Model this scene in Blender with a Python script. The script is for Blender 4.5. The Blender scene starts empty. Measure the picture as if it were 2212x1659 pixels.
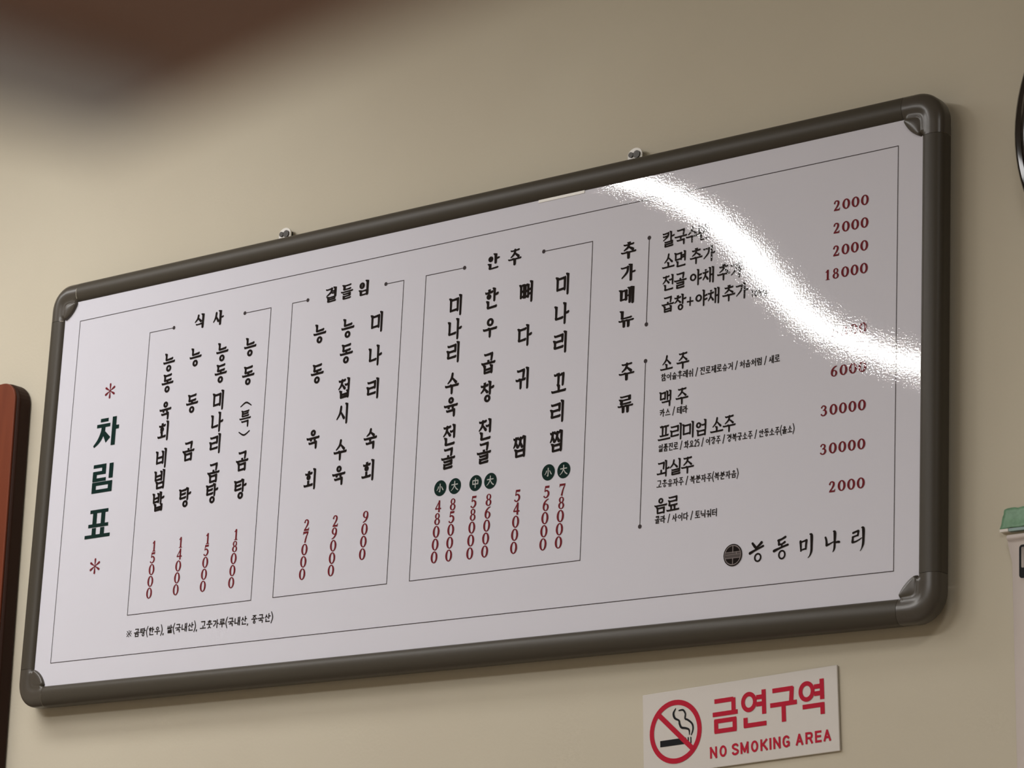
import bpy, math, random
from mathutils import Vector, Matrix, Euler

# ------------------------------------------------------------------ camera
# world: x along the wall, y into the wall, z up; menu sheet lies in y = 0,
# lower left corner of its printed border at (0, 0, ZB)
ZB = 1.75
sc = bpy.context.scene
COL = sc.collection
cam_d = bpy.data.cameras.new('camera')
cam = bpy.data.objects.new('camera', cam_d)
COL.objects.link(cam)
cam_d.sensor_width = 36.0
cam_d.sensor_fit = 'HORIZONTAL'
cam_d.lens = 103.484
cam_d.clip_start = 0.02
fwd = Vector((-0.62196178, 0.73808046, 0.26153541))
upv = Vector((0.1326011, -0.22989854, 0.96413879))
rgt = Vector((0.77173862, 0.63433736, 0.04511782))
M = Matrix((( rgt.x, upv.x, -fwd.x, 2.69851929),
            ( rgt.y, upv.y, -fwd.y, -2.35913882),
            ( rgt.z, upv.z, -fwd.z, -0.5823347 + ZB),
            (0, 0, 0, 1)))
cam.matrix_world = M
cam_d.dof.use_dof = True
cam_d.dof.focus_distance = 3.2
cam_d.dof.aperture_fstop = 25.0
sc.camera = cam

# ------------------------------------------------------------------ world, lights, exposure
world = bpy.data.worlds.new('world')
sc.world = world
world.use_nodes = True
wb = world.node_tree.nodes['Background']
wb.inputs[0].default_value = (0.75, 0.72, 0.68, 1)
wb.inputs[1].default_value = 0.15

sc.view_settings.view_transform = 'Standard'
sc.view_settings.look = 'None'
sc.view_settings.gamma = 1.0
sc.view_settings.exposure = 0.05
sc.view_settings.use_curve_mapping = False

def area(name, loc, sx, sy, power, col, rot=(0, 0, 0), spread=180):
    l = bpy.data.lights.new(name, 'AREA')
    l.shape = 'RECTANGLE'
    l.size, l.size_y, l.energy, l.color = sx, sy, power, col
    l.spread = math.radians(spread)
    o = bpy.data.objects.new(name, l)
    o.location = loc
    o.rotation_euler = rot
    COL.objects.link(o)
    return o

TUBE_L = 110.0        # strip lamp radiance
# unseen key light added left of centre, low so the wall top stays dark
area('key_light', (-0.35, -0.62, ZB + 0.86), 1.2, 0.3, 9.5, (1.0, 0.98, 0.97))
# unseen fill lights added to brighten the lower wall and the right side
area('fill_light', (0.2, -3.4, ZB + 1.02), 1.5, 0.8, 66.0, (1.0, 0.985, 0.98))

area('fill_light', (2.3, -1.6, ZB + 1.02), 0.5, 0.5, 9.0, (1.0, 0.98, 0.96))  # added fill, lifts the frame's shadow on the right

# ------------------------------------------------------------------ helpers
def mat(name, col, rough=0.5, metal=0.0, spec=0.5, coat=0.0, coat_r=0.05):
    m = bpy.data.materials.new(name)
    m.use_nodes = True
    b = m.node_tree.nodes['Principled BSDF']
    b.inputs['Base Color'].default_value = (*col, 1)
    b.inputs['Roughness'].default_value = rough
    b.inputs['Metallic'].default_value = metal
    b.inputs['Specular IOR Level'].default_value = spec
    b.inputs['Coat Weight'].default_value = coat
    b.inputs['Coat Roughness'].default_value = coat_r
    return m

def nodes(m):
    return m.node_tree.nodes, m.node_tree.links, m.node_tree.nodes['Principled BSDF']

def add_noise_color(m, c1, c2, scale, detail=4.0, stretch=(1, 1, 1)):
    n, l, b = nodes(m)
    tc = n.new('ShaderNodeTexCoord'); mp = n.new('ShaderNodeMapping')
    mp.inputs['Scale'].default_value = stretch
    t = n.new('ShaderNodeTexNoise'); t.inputs['Scale'].default_value = scale
    t.inputs['Detail'].default_value = detail
    r = n.new('ShaderNodeValToRGB')
    r.color_ramp.elements[0].position = 0.3; r.color_ramp.elements[0].color = (*c1, 1)
    r.color_ramp.elements[1].position = 0.7; r.color_ramp.elements[1].color = (*c2, 1)
    l.new(tc.outputs['Object'], mp.inputs['Vector']); l.new(mp.outputs['Vector'], t.inputs['Vector'])
    l.new(t.outputs['Fac'], r.inputs['Fac']); l.new(r.outputs['Color'], b.inputs['Base Color'])

def add_bump(m, scale, strength, dist, detail=3.0, kind='noise'):
    n, l, b = nodes(m)
    tc = n.new('ShaderNodeNewGeometry')
    t = n.new('ShaderNodeTexNoise' if kind == 'noise' else 'ShaderNodeTexVoronoi')
    t.inputs['Scale'].default_value = scale
    if kind == 'noise': t.inputs['Detail'].default_value = detail
    bp = n.new('ShaderNodeBump')
    bp.inputs['Strength'].default_value = strength
    bp.inputs['Distance'].default_value = dist
    l.new(tc.outputs['Position'], t.inputs['Vector'])
    l.new(t.outputs[0], bp.inputs['Height'])
    l.new(bp.outputs['Normal'], b.inputs['Normal'])
    l.new(bp.outputs['Normal'], b.inputs['Coat Normal'])

def thing(name, label, cat, loc, group=None):
    o = bpy.data.objects.new(name, None)
    o.empty_display_size = 0.05
    COL.objects.link(o)
    o.location = loc
    o['label'] = label; o['category'] = cat
    if group: o['group'] = group
    return o

def root_loc(p):
    v = Vector((0, 0, 0))
    while p is not None:
        v += Vector(p.location); p = p.parent
    return v

def obj(name, verts, faces, m, parent=None, smooth=False, label=None):
    """one mesh object; verts in world metres"""
    off = root_loc(parent)
    me = bpy.data.meshes.new(name)
    me.from_pydata([(v[0] - off.x, v[1] - off.y, v[2] - off.z) for v in verts], [], faces)
    me.materials.append(m)
    me.validate(); me.update()
    if smooth:
        for p in me.polygons: p.use_smooth = True
    o = bpy.data.objects.new(name, me)
    COL.objects.link(o)
    if parent: o.parent = parent
    if label: o['label'] = label
    return o

def bevel(o, w, seg=2):
    md = o.modifiers.new('bevel', 'BEVEL'); md.width = w; md.segments = seg
    md.limit_method = 'ANGLE'; md.angle_limit = math.radians(40)
    return o

def box_vf(x0, y0, z0, x1, y1, z1):
    v = [(x0, y0, z0), (x1, y0, z0), (x1, y1, z0), (x0, y1, z0), (x0, y0, z1), (x1, y0, z1), (x1, y1, z1), (x0, y1, z1)]
    f = [(0, 3, 2, 1), (4, 5, 6, 7), (0, 1, 5, 4), (1, 2, 6, 5), (2, 3, 7, 6), (3, 0, 4, 7)]
    return v, f

def prism_y(pts, y0, y1):
    """outline pts [(x,z)] counter-clockwise as seen from -y, extruded y0 (front) to y1 (back)"""
    n = len(pts)
    v = [(p[0], y0, p[1]) for p in pts] + [(p[0], y1, p[1]) for p in pts]
    f = [tuple(range(n)), tuple(reversed(range(n, 2 * n)))]
    f += [(i, n + i, n + (i + 1) % n, (i + 1) % n) for i in range(n)]
    return v, f

def struct(name, vf, m):
    o = obj(name, vf[0], vf[1], m)
    o['kind'] = 'structure'
    return o

# ------------------------------------------------------------------ materials
WALL = mat('wall_paint', (0.62, 0.555, 0.42), 0.75, spec=0.25)
add_noise_color(WALL, (0.58, 0.525, 0.415), (0.615, 0.565, 0.45), 3.0)
add_bump(WALL, 260.0, 0.12, 0.001)
CEIL = mat('ceiling_paint', (0.55, 0.52, 0.46), 0.8)
FLOORM = mat('floor_wood', (0.18, 0.10, 0.06), 0.5)
add_noise_color(FLOORM, (0.28, 0.235, 0.19), (0.36, 0.30, 0.25), 6.0, stretch=(1, 12, 1))

def glossy_print(name, col):
    """laminated print: diffuse ink under a slightly orange-peeled clear film"""
    m = mat(name, col, 0.6, spec=0.0, coat=1.0, coat_r=0.02)
    m.node_tree.nodes['Principled BSDF'].inputs['Coat IOR'].default_value = 1.45
    n, l, b = nodes(m)
    g = n.new('ShaderNodeNewGeometry')
    v = n.new('ShaderNodeTexNoise'); v.inputs['Scale'].default_value = 480.0; v.inputs['Detail'].default_value = 2.0
    v2 = n.new('ShaderNodeTexNoise'); v2.inputs['Scale'].default_value = 60.0; v2.inputs['Detail'].default_value = 1.0
    b1 = n.new('ShaderNodeBump'); b1.inputs['Strength'].default_value = 1.0; b1.inputs['Distance'].default_value = 0.000024
    b2 = n.new('ShaderNodeBump'); b2.inputs['Strength'].default_value = 1.0; b2.inputs['Distance'].default_value = 0.00001
    l.new(g.outputs['Position'], v.inputs['Vector']); l.new(g.outputs['Position'], v2.inputs['Vector'])
    l.new(v.outputs['Fac'], b1.inputs['Height']); l.new(v2.outputs['Fac'], b2.inputs['Height'])
    l.new(b2.outputs['Normal'], b1.inputs['Normal'])
    l.new(b1.outputs['Normal'], b.inputs['Coat Normal'])
    return m

SHEET = glossy_print('laminated_sheet', (0.715, 0.71, 0.785))
INK = glossy_print('black_print', (0.012, 0.009, 0.010))
INK_GREEN = glossy_print('dark_green_print', (0.006, 0.026, 0.024))
INK_RED = glossy_print('dark_red_print', (0.18, 0.018, 0.028))
INK_LINE = glossy_print('thin_line_print', (0.06, 0.05, 0.055))
INK_GREY = glossy_print('grey_print', (0.11, 0.095, 0.095))
FRAME = mat('bronze_frame', (0.062, 0.053, 0.040), 0.42, spec=0.22)
add_bump(FRAME, 900.0, 0.05, 0.0005)
CORNER = mat('corner_plastic', (0.072, 0.062, 0.050), 0.27, spec=0.4)
BACK = mat('backing_board', (0.25, 0.22, 0.18), 0.7)
ZINC = mat('white_hanger', (0.75, 0.72, 0.66), 0.35)
DARKM = mat('dark_screw', (0.03, 0.026, 0.022), 0.4, metal=0.6)
SIGNW = mat('sign_white', (0.66, 0.62, 0.58), 0.45)
SIGNR = mat('sign_red', (0.50, 0.013, 0.038), 0.6, spec=0.12)
SIGNK = mat('sign_black', (0.008, 0.008, 0.010), 0.6, spec=0.15)
WOODR = mat('red_brown_wood', (0.16, 0.035, 0.014), 0.5, spec=0.2)
add_noise_color(WOODR, (0.13, 0.028, 0.011), (0.19, 0.045, 0.018), 9.0, stretch=(6, 1, 0.6))
WOODD = mat('shaded_side_wood', (0.03, 0.012, 0.007), 0.5, spec=0.15)  # shade on the plaque's side painted in as darker wood
CLOCKM = mat('dark_clock_rim', (0.007, 0.0035, 0.003), 0.10, spec=0.5)
PAPER = mat('paper_white', (0.60, 0.53, 0.49), 0.7)
TAPE = mat('green_tape', (0.085, 0.27, 0.15), 0.45)
add_noise_color(TAPE, (0.13, 0.27, 0.155), (0.19, 0.36, 0.22), 260.0)
TAPEB = mat('bluegreen_tape', (0.22, 0.33, 0.31), 0.4)
PANELW = mat('dark_brown_wood', (0.10, 0.048, 0.028), 0.5)
add_noise_color(PANELW, (0.24, 0.122, 0.084), (0.29, 0.150, 0.105), 20.0, stretch=(1, 8, 1))
GREYM = mat('grey_trim', (0.72, 0.78, 0.88), 0.5)

# ------------------------------------------------------------------ room shell
X0, X1, Y0, YW = -2.6, 4.2, -5.6, 0.026
ZC = ZB + 1.06
struct('wall_back', box_vf(X0, YW, 0, X1, YW + 0.12, ZC), WALL)
struct('wall_left', box_vf(X0 - 0.12, Y0, 0, X0, YW + 0.12, ZC), WALL)
struct('wall_right', box_vf(X1, Y0, 0, X1 + 0.12, YW + 0.12, ZC), WALL)
struct('wall_front', box_vf(X0 - 0.12, Y0 - 0.12, 0, X1 + 0.12, Y0, ZC), WALL)
struct('floor', box_vf(X0 - 0.12, Y0 - 0.12, -0.1, X1 + 0.12, YW + 0.12, 0), FLOORM)
struct('ceiling', box_vf(X0 - 0.12, Y0 - 0.12, ZC, X1 + 0.12, YW + 0.12, ZC + 0.1), CEIL)

# ------------------------------------------------------------------ ceiling strip lamp (its mirror image is the glare)
TUBE = bpy.data.materials.new('lamp_tube_light'); TUBE.use_nodes = True
tn = TUBE.node_tree
tn.nodes.remove(tn.nodes['Principled BSDF'])
em = tn.nodes.new('ShaderNodeEmission')
em.inputs['Color'].default_value = (1.0, 0.975, 0.955, 1); em.inputs['Strength'].default_value = TUBE_L
tn.links.new(em.outputs[0], tn.nodes['Material Output'].inputs['Surface'])
LAMPW = mat('lamp_housing', (0.7, 0.7, 0.68), 0.5)

def catmull(pts, n):
    out = []
    P = [pts[0]] + list(pts) + [pts[-1]]
    for i in range(1, len(P) - 2):
        for k in range(n):
            t = k / n
            out.append(tuple(0.5 * ((2 * b) + (-a + c) * t + (2 * a - 5 * b + 4 * c - d) * t * t + (-a + 3 * b - 3 * c + d) * t ** 3)
                             for a, b, c, d in zip(P[i - 1], P[i], P[i + 1], P[i + 2])))
    out.append(tuple(pts[-1]))
    return out

lamp_path = catmull([(-0.13, -1.10), (-0.111, -1.20), (-0.090, -1.26), (-0.083, -1.327), (-0.094, -1.447), (-0.134, -1.599), (-0.191, -1.751),
                     (-0.243, -1.90), (-0.285, -2.05), (-0.303, -2.18), (-0.297, -2.297), (-0.279, -2.395), (-0.25, -2.50), (-0.22, -2.62)], 4)

def strip(path, hw, z0, z1):
    v, f = [], []
    n = len(path)
    for i, p in enumerate(path):
        a = path[max(0, i - 1)]; b = path[min(n - 1, i + 1)]
        dx, dy = b[0] - a[0], b[1] - a[1]; L = math.hypot(dx, dy)
        nx, ny = -dy / L * hw, dx / L * hw
        v += [(p[0] + nx, p[1] + ny, z0), (p[0] - nx, p[1] - ny, z0), (p[0] - nx, p[1] - ny, z1), (p[0] + nx, p[1] + ny, z1)]
        if i:
            o = 4 * (i - 1)
            for k in range(4): f.append((o + k, o + (k + 1) % 4, o + 4 + (k + 1) % 4, o + 4 + k))
    f += [(0, 3, 2, 1), (4 * n - 4, 4 * n - 3, 4 * n - 2, 4 * n - 1)]
    return v, f

lamp = thing('strip_lamp', 'long slim curved strip lamp on the ceiling in front of the menu board', 'lamp', (-0.2, -1.8, ZC))
obj('housing', *strip(lamp_path, 0.045, ZB + 1.004, ZC), LAMPW, lamp)
obj('diffuser', *strip(lamp_path, 0.017, ZB + 1.0, ZB + 1.0035), TUBE, lamp)

# ================================================================== lettering engine
# Strokes are laid out in millimetres in a plane (u right, v up) and become flat ink polygons.
class Ink:
    def __init__(s, frame=None, depth=0.0):
        s.v = []; s.f = []; s.frame = frame; s.depth = depth
    def poly(s, pts):
        a = sum(pts[i][0] * pts[(i + 1) % len(pts)][1] - pts[(i + 1) % len(pts)][0] * pts[i][1] for i in range(len(pts)))
        if a < 0: pts = pts[::-1]
        b = len(s.v); dd = (len(s.f) % 40) * 4e-6; s.v += [(p[0], p[1], dd) for p in pts]; s.f.append(tuple(range(b, b + len(pts))))
    def disc(s, x, y, rx, ry=None, n=14):
        ry = ry or rx
        s.poly([(x + rx * math.cos(2 * math.pi * k / n), y + ry * math.sin(2 * math.pi * k / n)) for k in range(n)])
    def ring(s, x, y, rx, ry, ix, iy, n=28, tilt=0.0, itilt=None):
        itilt = tilt if itilt is None else itilt
        def P(a, b, k, t):
            c, d = a * math.cos(2 * math.pi * k / n), b * math.sin(2 * math.pi * k / n)
            return (x + c * math.cos(t) - d * math.sin(t), y + c * math.sin(t) + d * math.cos(t))
        for k in range(n):
            s.poly([P(rx, ry, k, tilt), P(rx, ry, k + 1, tilt), P(ix, iy, k + 1, itilt), P(ix, iy, k, itilt)])
    def seg(s, p, q, w0, w1=None, e0=0.0, e1=0.0):
        w1 = w0 if w1 is None else w1
        dx, dy = q[0] - p[0], q[1] - p[1]; L = math.hypot(dx, dy) or 1e-6
        tx, ty = dx / L, dy / L; nx, ny = -ty, tx
        p = (p[0] - tx * e0, p[1] - ty * e0); q = (q[0] + tx * e1, q[1] + ty * e1)
        s.poly([(p[0] + nx * w0 / 2, p[1] + ny * w0 / 2), (p[0] - nx * w0 / 2, p[1] - ny * w0 / 2),
                (q[0] - nx * w1 / 2, q[1] - ny * w1 / 2), (q[0] + nx * w1 / 2, q[1] + ny * w1 / 2)])
    def path(s, pts, n=6, caps=True):
        """variable width smooth stroke, pts (x, y, w)"""
        c = catmull(pts, n)
        L, R = [], []
        for i, p in enumerate(c):
            a = c[max(0, i - 1)]; b = c[min(len(c) - 1, i + 1)]
            dx, dy = b[0] - a[0], b[1] - a[1]; d = math.hypot(dx, dy) or 1e-6
            L.append((p[0] - dy / d * p[2] / 2, p[1] + dx / d * p[2] / 2)); R.append((p[0] + dy / d * p[2] / 2, p[1] - dx / d * p[2] / 2))
        for i in range(len(c) - 1): s.poly([L[i], R[i], R[i + 1], L[i + 1]])
        if caps:
            s.disc(c[0][0], c[0][1], c[0][2] / 2, n=10); s.disc(c[-1][0], c[-1][1], c[-1][2] / 2, n=10)
    def build(s, name, m, parent, y=None, label=None):
        fr = s.frame or sheet_frame
        verts = [fr(u, v, s.depth + dd) for u, v, dd in s.v]
        return obj(name, verts, s.f, m, parent, label=label)

def sheet_frame(u, v, d):
    return (u / 1000.0, -0.0003 - d, v / 1000.0 + ZB)

CHO = 'ㄱㄲㄴㄷㄸㄹㅁㅂㅃㅅㅆㅇㅈㅉㅊㅋㅌㅍㅎ'
JUNG = 'ㅏㅐㅑㅒㅓㅔㅕㅖㅗㅘㅙㅚㅛㅜㅝㅞㅟㅠㅡㅢㅣ'
JONG = ['', 'ㄱ', 'ㄲ', 'ㄳ', 'ㄴ', 'ㄵ', 'ㄶ', 'ㄷ', 'ㄹ', 'ㄺ', 'ㄻ', 'ㄼ', 'ㄽ', 'ㄾ', 'ㄿ', 'ㅀ', 'ㅁ', 'ㅂ', 'ㅄ', 'ㅅ', 'ㅆ', 'ㅇ', 'ㅈ', 'ㅊ', 'ㅋ', 'ㅌ', 'ㅍ', 'ㅎ']
TWIN = {'ㄲ': 'ㄱ', 'ㄸ': 'ㄷ', 'ㅃ': 'ㅂ', 'ㅆ': 'ㅅ', 'ㅉ': 'ㅈ'}

def consonant(c, pos):
    """strokes in a unit box; pos: r = left of an upright vowel, b = above a flat vowel, f = final"""
    H = lambda y, a=0, b=1: ('h', (a, y), (b, y))
    V = lambda x, a=1, b=0: ('v', (x, a), (x, b))
    if c in TWIN:
        if c == 'ㅃ':
            return [V(0.0), V(.42), V(.60), V(1.0), H(.52, 0, .42), H(.06, 0, .42), H(.52, .6, 1), H(.06, .6, 1)]
        out = []
        for k in (0, 1):
            for st in consonant(TWIN[c], pos):
                if st[0] == 'o': out.append(('o', (st[1][0] * .46 + k * .54, st[1][1]), (st[2][0] * .46, st[2][1])))
                else: out.append((st[0],) + tuple((p[0] * .46 + k * .54, p[1]) for p in st[1:]))
        return out
    if c == 'ㄱ':
        if pos == 'r': return [H(1, 0, .92), ('d', (.92, 1), (.80, .5), (.05, -.06))]
        if pos == 'b': return [H(1, 0, .95), ('v', (.95, 1), (.88, .0))]
        return [H(.9, 0, .95), ('v', (.95, .9), (.95, -.05))]
    if c == 'ㅋ':
        if pos == 'r': return [H(1, 0, .92), ('d', (.92, 1), (.80, .5), (.05, -.06)), H(.55, .05, .78)]
        return [H(1, 0, .95), V(.95), H(.55, 0, .92)]
    if c == 'ㄴ':
        if pos == 'b': return [V(.02, 1, .05), H(.05, 0, 1)]
        return [V(.03, 1, .05), H(.05, 0, 1)]
    if c == 'ㄷ': return [H(.95), V(.04, .95, .05), H(.05)]
    if c == 'ㅌ': return [H(1), V(.04, 1, 0), H(.52, 0, .9), H(.02)]
    if c == 'ㄹ': return [H(1, 0, .95), V(.95, 1, .52), H(.52, 0, .95), V(.04, .52, .02), H(.02, 0, 1)]
    if c == 'ㅁ': return [V(.04, 1, 0), H(.95, 0, .96), V(.96, .95, 0), H(.05, .04, .96)]
    if c == 'ㅂ': return [V(.04), V(.96), H(.52, .04, .96), H(.05, .04, .96)]
    if c == 'ㅅ': return [('d', (.52, 1), (.40, .5), (0, 0)), ('d2', (.50, .62), (.98, .06))]
    if c == 'ㅈ': return [H(1, .05, .95), ('d', (.52, 1), (.42, .5), (0, 0)), ('d2', (.50, .60), (.98, .06))]
    if c == 'ㅊ': return [('n', (.30, 1.06), (.70, 1.06)), H(.78, .03, .97), ('d', (.52, .78), (.42, .4), (0, 0)), ('d2', (.50, .46), (.98, .04))]
    if c == 'ㅇ': return [('o', (.5, .5), (.44, .50))]
    if c == 'ㅍ': return [H(1), V(.28, 1, 0), V(.72, 1, 0), H(0)]
    if c == 'ㅎ': return [('n', (.30, 1.08), (.72, 1.08)), H(.80, 0, 1), ('o', (.5, .31), (.40, .36))]
    return []

def syllable(ch):
    k = ord(ch) - 0xAC00
    c, j, f = CHO[k // 588], JUNG[(k % 588) // 28], JONG[k % 28]
    S = []
    def put(strokes, x0, y0, x1, y1):
        for st in strokes:
            if st[0] == 'o': S.append(('o', (x0 + st[1][0] * (x1 - x0), y0 + st[1][1] * (y1 - y0)), (st[2][0] * (x1 - x0), st[2][1] * (y1 - y0))))
            else: S.append((st[0],) + tuple((x0 + p[0] * (x1 - x0), y0 + p[1] * (y1 - y0)) for p in st[1:]))
    up = j in 'ㅏㅐㅑㅒㅓㅔㅕㅖㅣ'
    flat = j in 'ㅗㅛㅜㅠㅡ'
    V = lambda x, a, b: S.append(('v', (x, a), (x, b)))
    H = lambda y, a, b: S.append(('h', (a, y), (b, y)))
    if up:
        lo, hi = (.40, 1.0) if f else (0.0, 1.0)
        m = lo + (hi - lo) * .52; g = (hi - lo) * .13
        xr = {'ㅏ': .54, 'ㅑ': .54, 'ㅓ': .56, 'ㅕ': .58, 'ㅣ': .66, 'ㅐ': .46, 'ㅔ': .44, 'ㅖ': .44, 'ㅒ': .46}[j]
        if c in TWIN: xr += .04
        if f: put(consonant(c, 'r'), .03, .49, xr, .93)
        else: put(consonant(c, 'r'), .03, .24, xr, .86)
        if j == 'ㅣ': V(.88, hi, lo)
        elif j == 'ㅏ': V(.74, hi, lo); H(m, .74, 1.0)
        elif j == 'ㅑ': V(.74, hi, lo); H(m + g, .74, 1.0); H(m - g, .74, 1.0)
        elif j == 'ㅓ': V(.90, hi, lo); H(m, .62, .90)
        elif j == 'ㅕ': V(.90, hi, lo); H(m + g * .9, .64, .90); H(m - g * .9, .62, .90)
        elif j == 'ㅐ': V(.66, hi - .02, lo + .05); V(.93, hi, lo); H(m, .66, .93)
        elif j == 'ㅔ': V(.72, hi - .02, lo + .05); V(.95, hi, lo); H(m, .50, .72)
        if f: put(consonant(f, 'f'), .22, .03 if f != 'ㅇ' else 0.0, .90, .33)
    elif flat:
        if f:
            put(consonant(c, 'b'), .20, .68, .80, .98)
            y = .52
            if j == 'ㅗ': V(.5, .66, y); H(y, 0, 1)
            elif j == 'ㅡ': H(y, 0, 1)
            elif j == 'ㅜ': H(y + .02, 0, 1); V(.5, y, .36)
            elif j == 'ㅠ': H(y + .02, 0, 1); V(.33, y, .38); V(.67, y, .38)
            elif j == 'ㅛ': V(.34, .66, y); V(.66, .66, y); H(y, 0, 1)
            put(consonant(f, 'f'), .20, .02 if f != 'ㅇ' else -.01, .82, .31 if j in 'ㅜㅠ' else .36)
        else:
            if j in 'ㅗㅛㅡ':
                put(consonant(c, 'b'), .16, .44 if j != 'ㅡ' else .36, .84, .97)
                if j == 'ㅗ': V(.5, .40, .12)
                if j == 'ㅛ': V(.35, .38, .12); V(.65, .38, .12)
                H(.12, 0, 1)
            else:
                put(consonant(c, 'b'), .16, .53, .84, .98)
                H(.38, 0, 1)
                if j == 'ㅜ': V(.5, .38, 0)
                else: V(.33, .38, 0); V(.67, .38, 0)
    else:
        if f:
            put(consonant(c, 'b'), .08, .66, .56, .95)
            H(.46, 0, .66); V(.33, .60, .46); V(.88, 1, .36)
            put(consonant(f, 'f'), .22, .0, .9, .30)
        elif j in 'ㅘㅚㅙ':
            put(consonant(c, 'b'), .08, .50, .58, .88)
            V(.33, .42, .20); H(.18, 0, .66)
            if j == 'ㅚ': V(.88, 1, 0)
            else: V(.76, 1, 0); H(.5, .76, 1.0)
        elif j == 'ㅢ':
            put(consonant(c, 'b'), .08, .45, .58, .88); H(.2, 0, .66); V(.88, 1, 0)
        else:
            put(consonant(c, 'b'), .08, .58, .58, .92)
            H(.44, 0, .66); V(.34, .44, .02)
            V(.88, 1, 0)
            if j == 'ㅝ': H(.27, .52, .88)
    return S

def draw_syll(ink, ch, cx, cy, w, h, style='menu', wv=3.5, wh=2.9, rot=0.0):
    X = lambda p: (cx + (p[0] - .5) * w, cy + (p[1] - .5) * h)
    wd = (wv + wh) / 2
    for st in syllable(ch):
        k = st[0]
        if k == 'o':
            c = X(st[1]); rx, ry = st[2][0] * w, st[2][1] * h
            rx = ry = min((rx + ry) / 2, max(rx, ry) * .92) if style != 'small' else (rx + ry) / 2
            if style == 'head': ink.ring(c[0], c[1], rx * 1.05, ry, rx * 1.05 - wv * .9, ry - wh * .6, 22)
            else: ink.ring(c[0], c[1], rx * 1.04, ry, rx * 1.04 - wv * .92, ry - wh * .92, 22)
            continue
        P = [X(p) for p in st[1:]]
        if style in ('gothic', 'small'):
            if k == 'v': ink.seg(P[0], P[1], wv, e0=wh / 2, e1=wh / 2)
            elif k in 'hn': ink.seg(P[0], P[1], wh, e0=wv / 2 if k == 'h' else 0, e1=wv / 2 if k == 'h' else 0)
            elif k == 'd':
                ink.path([(P[0][0], P[0][1], wd * 1.0), (P[1][0], P[1][1], wd), (P[2][0], P[2][1], wd * (.75 if style == 'gothic' else .9))], 5, caps=False)
            else:
                ink.seg(P[0], P[1], wd * .8 if style == 'gothic' else wd * .9, wd * (1.35 if style == 'gothic' else .95))
            continue
        if k == 'v':
            (xt, yt), (xb, yb) = P
            L = yt - yb
            yt += wh * .45
            if L < h * .22:
                ink.poly([(xt - wv * .5, yt - wh * .2), (xt + wv * .45, yt - wh * .2), (xb + wv * .42, yb), (xb - wv * .42, yb)])
            else:
                yb2 = yb - wh * .5
                ink.poly([(xt - wv * .95, yt + wh * .12), (xt - wv * .45, yt + wh * .28), (xt + wv * .5, yt - wh * .12), (xt + wv * .48, yt - wh), (xb + wv * .44, yb2 + wh * .45),
                          (xb + wv * .05, yb2 - wh * .1), (xb - wv * .36, yb2 + wh * .25), (xt - wv * .46, yt - wh * 1.0)])
        elif k == 'h':
            (xa, y), (xb, _) = P
            sl = wh * .18
            ink.poly([(xa - wv * .42, y + wh * .72 - sl), (xa + wv * .28, y + wh * .46 - sl), (xb - wv * .2, y + wh * .52 + sl), (xb + wv * .22, y + wh * .72 + sl), (xb + wv * .5, y + wh * .22 + sl),
                      (xb + wv * .2, y - wh * .45 + sl), (xa + wv * .05, y - wh * .46 - sl), (xa - wv * .32, y - wh * .15 - sl)])
        elif k == 'n':
            ink.poly([(P[0][0], P[0][1] + wh * .35), (P[1][0], P[1][1] + wh * .55), (P[1][0] + wv * .1, P[1][1] - wh * .35), (P[0][0] + wv * .15, P[0][1] - wh * .5)])
        elif k == 'd':
            ink.path([(P[0][0], P[0][1] + wh * .3, wd * 1.0), (P[1][0], P[1][1], wd * .95), (P[2][0], P[2][1], wd * .5)], 5)
        elif k == 'd2':
            ink.path([(P[0][0], P[0][1], wd * .6), (P[1][0], P[1][1], wd * 1.15)], 3)

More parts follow.
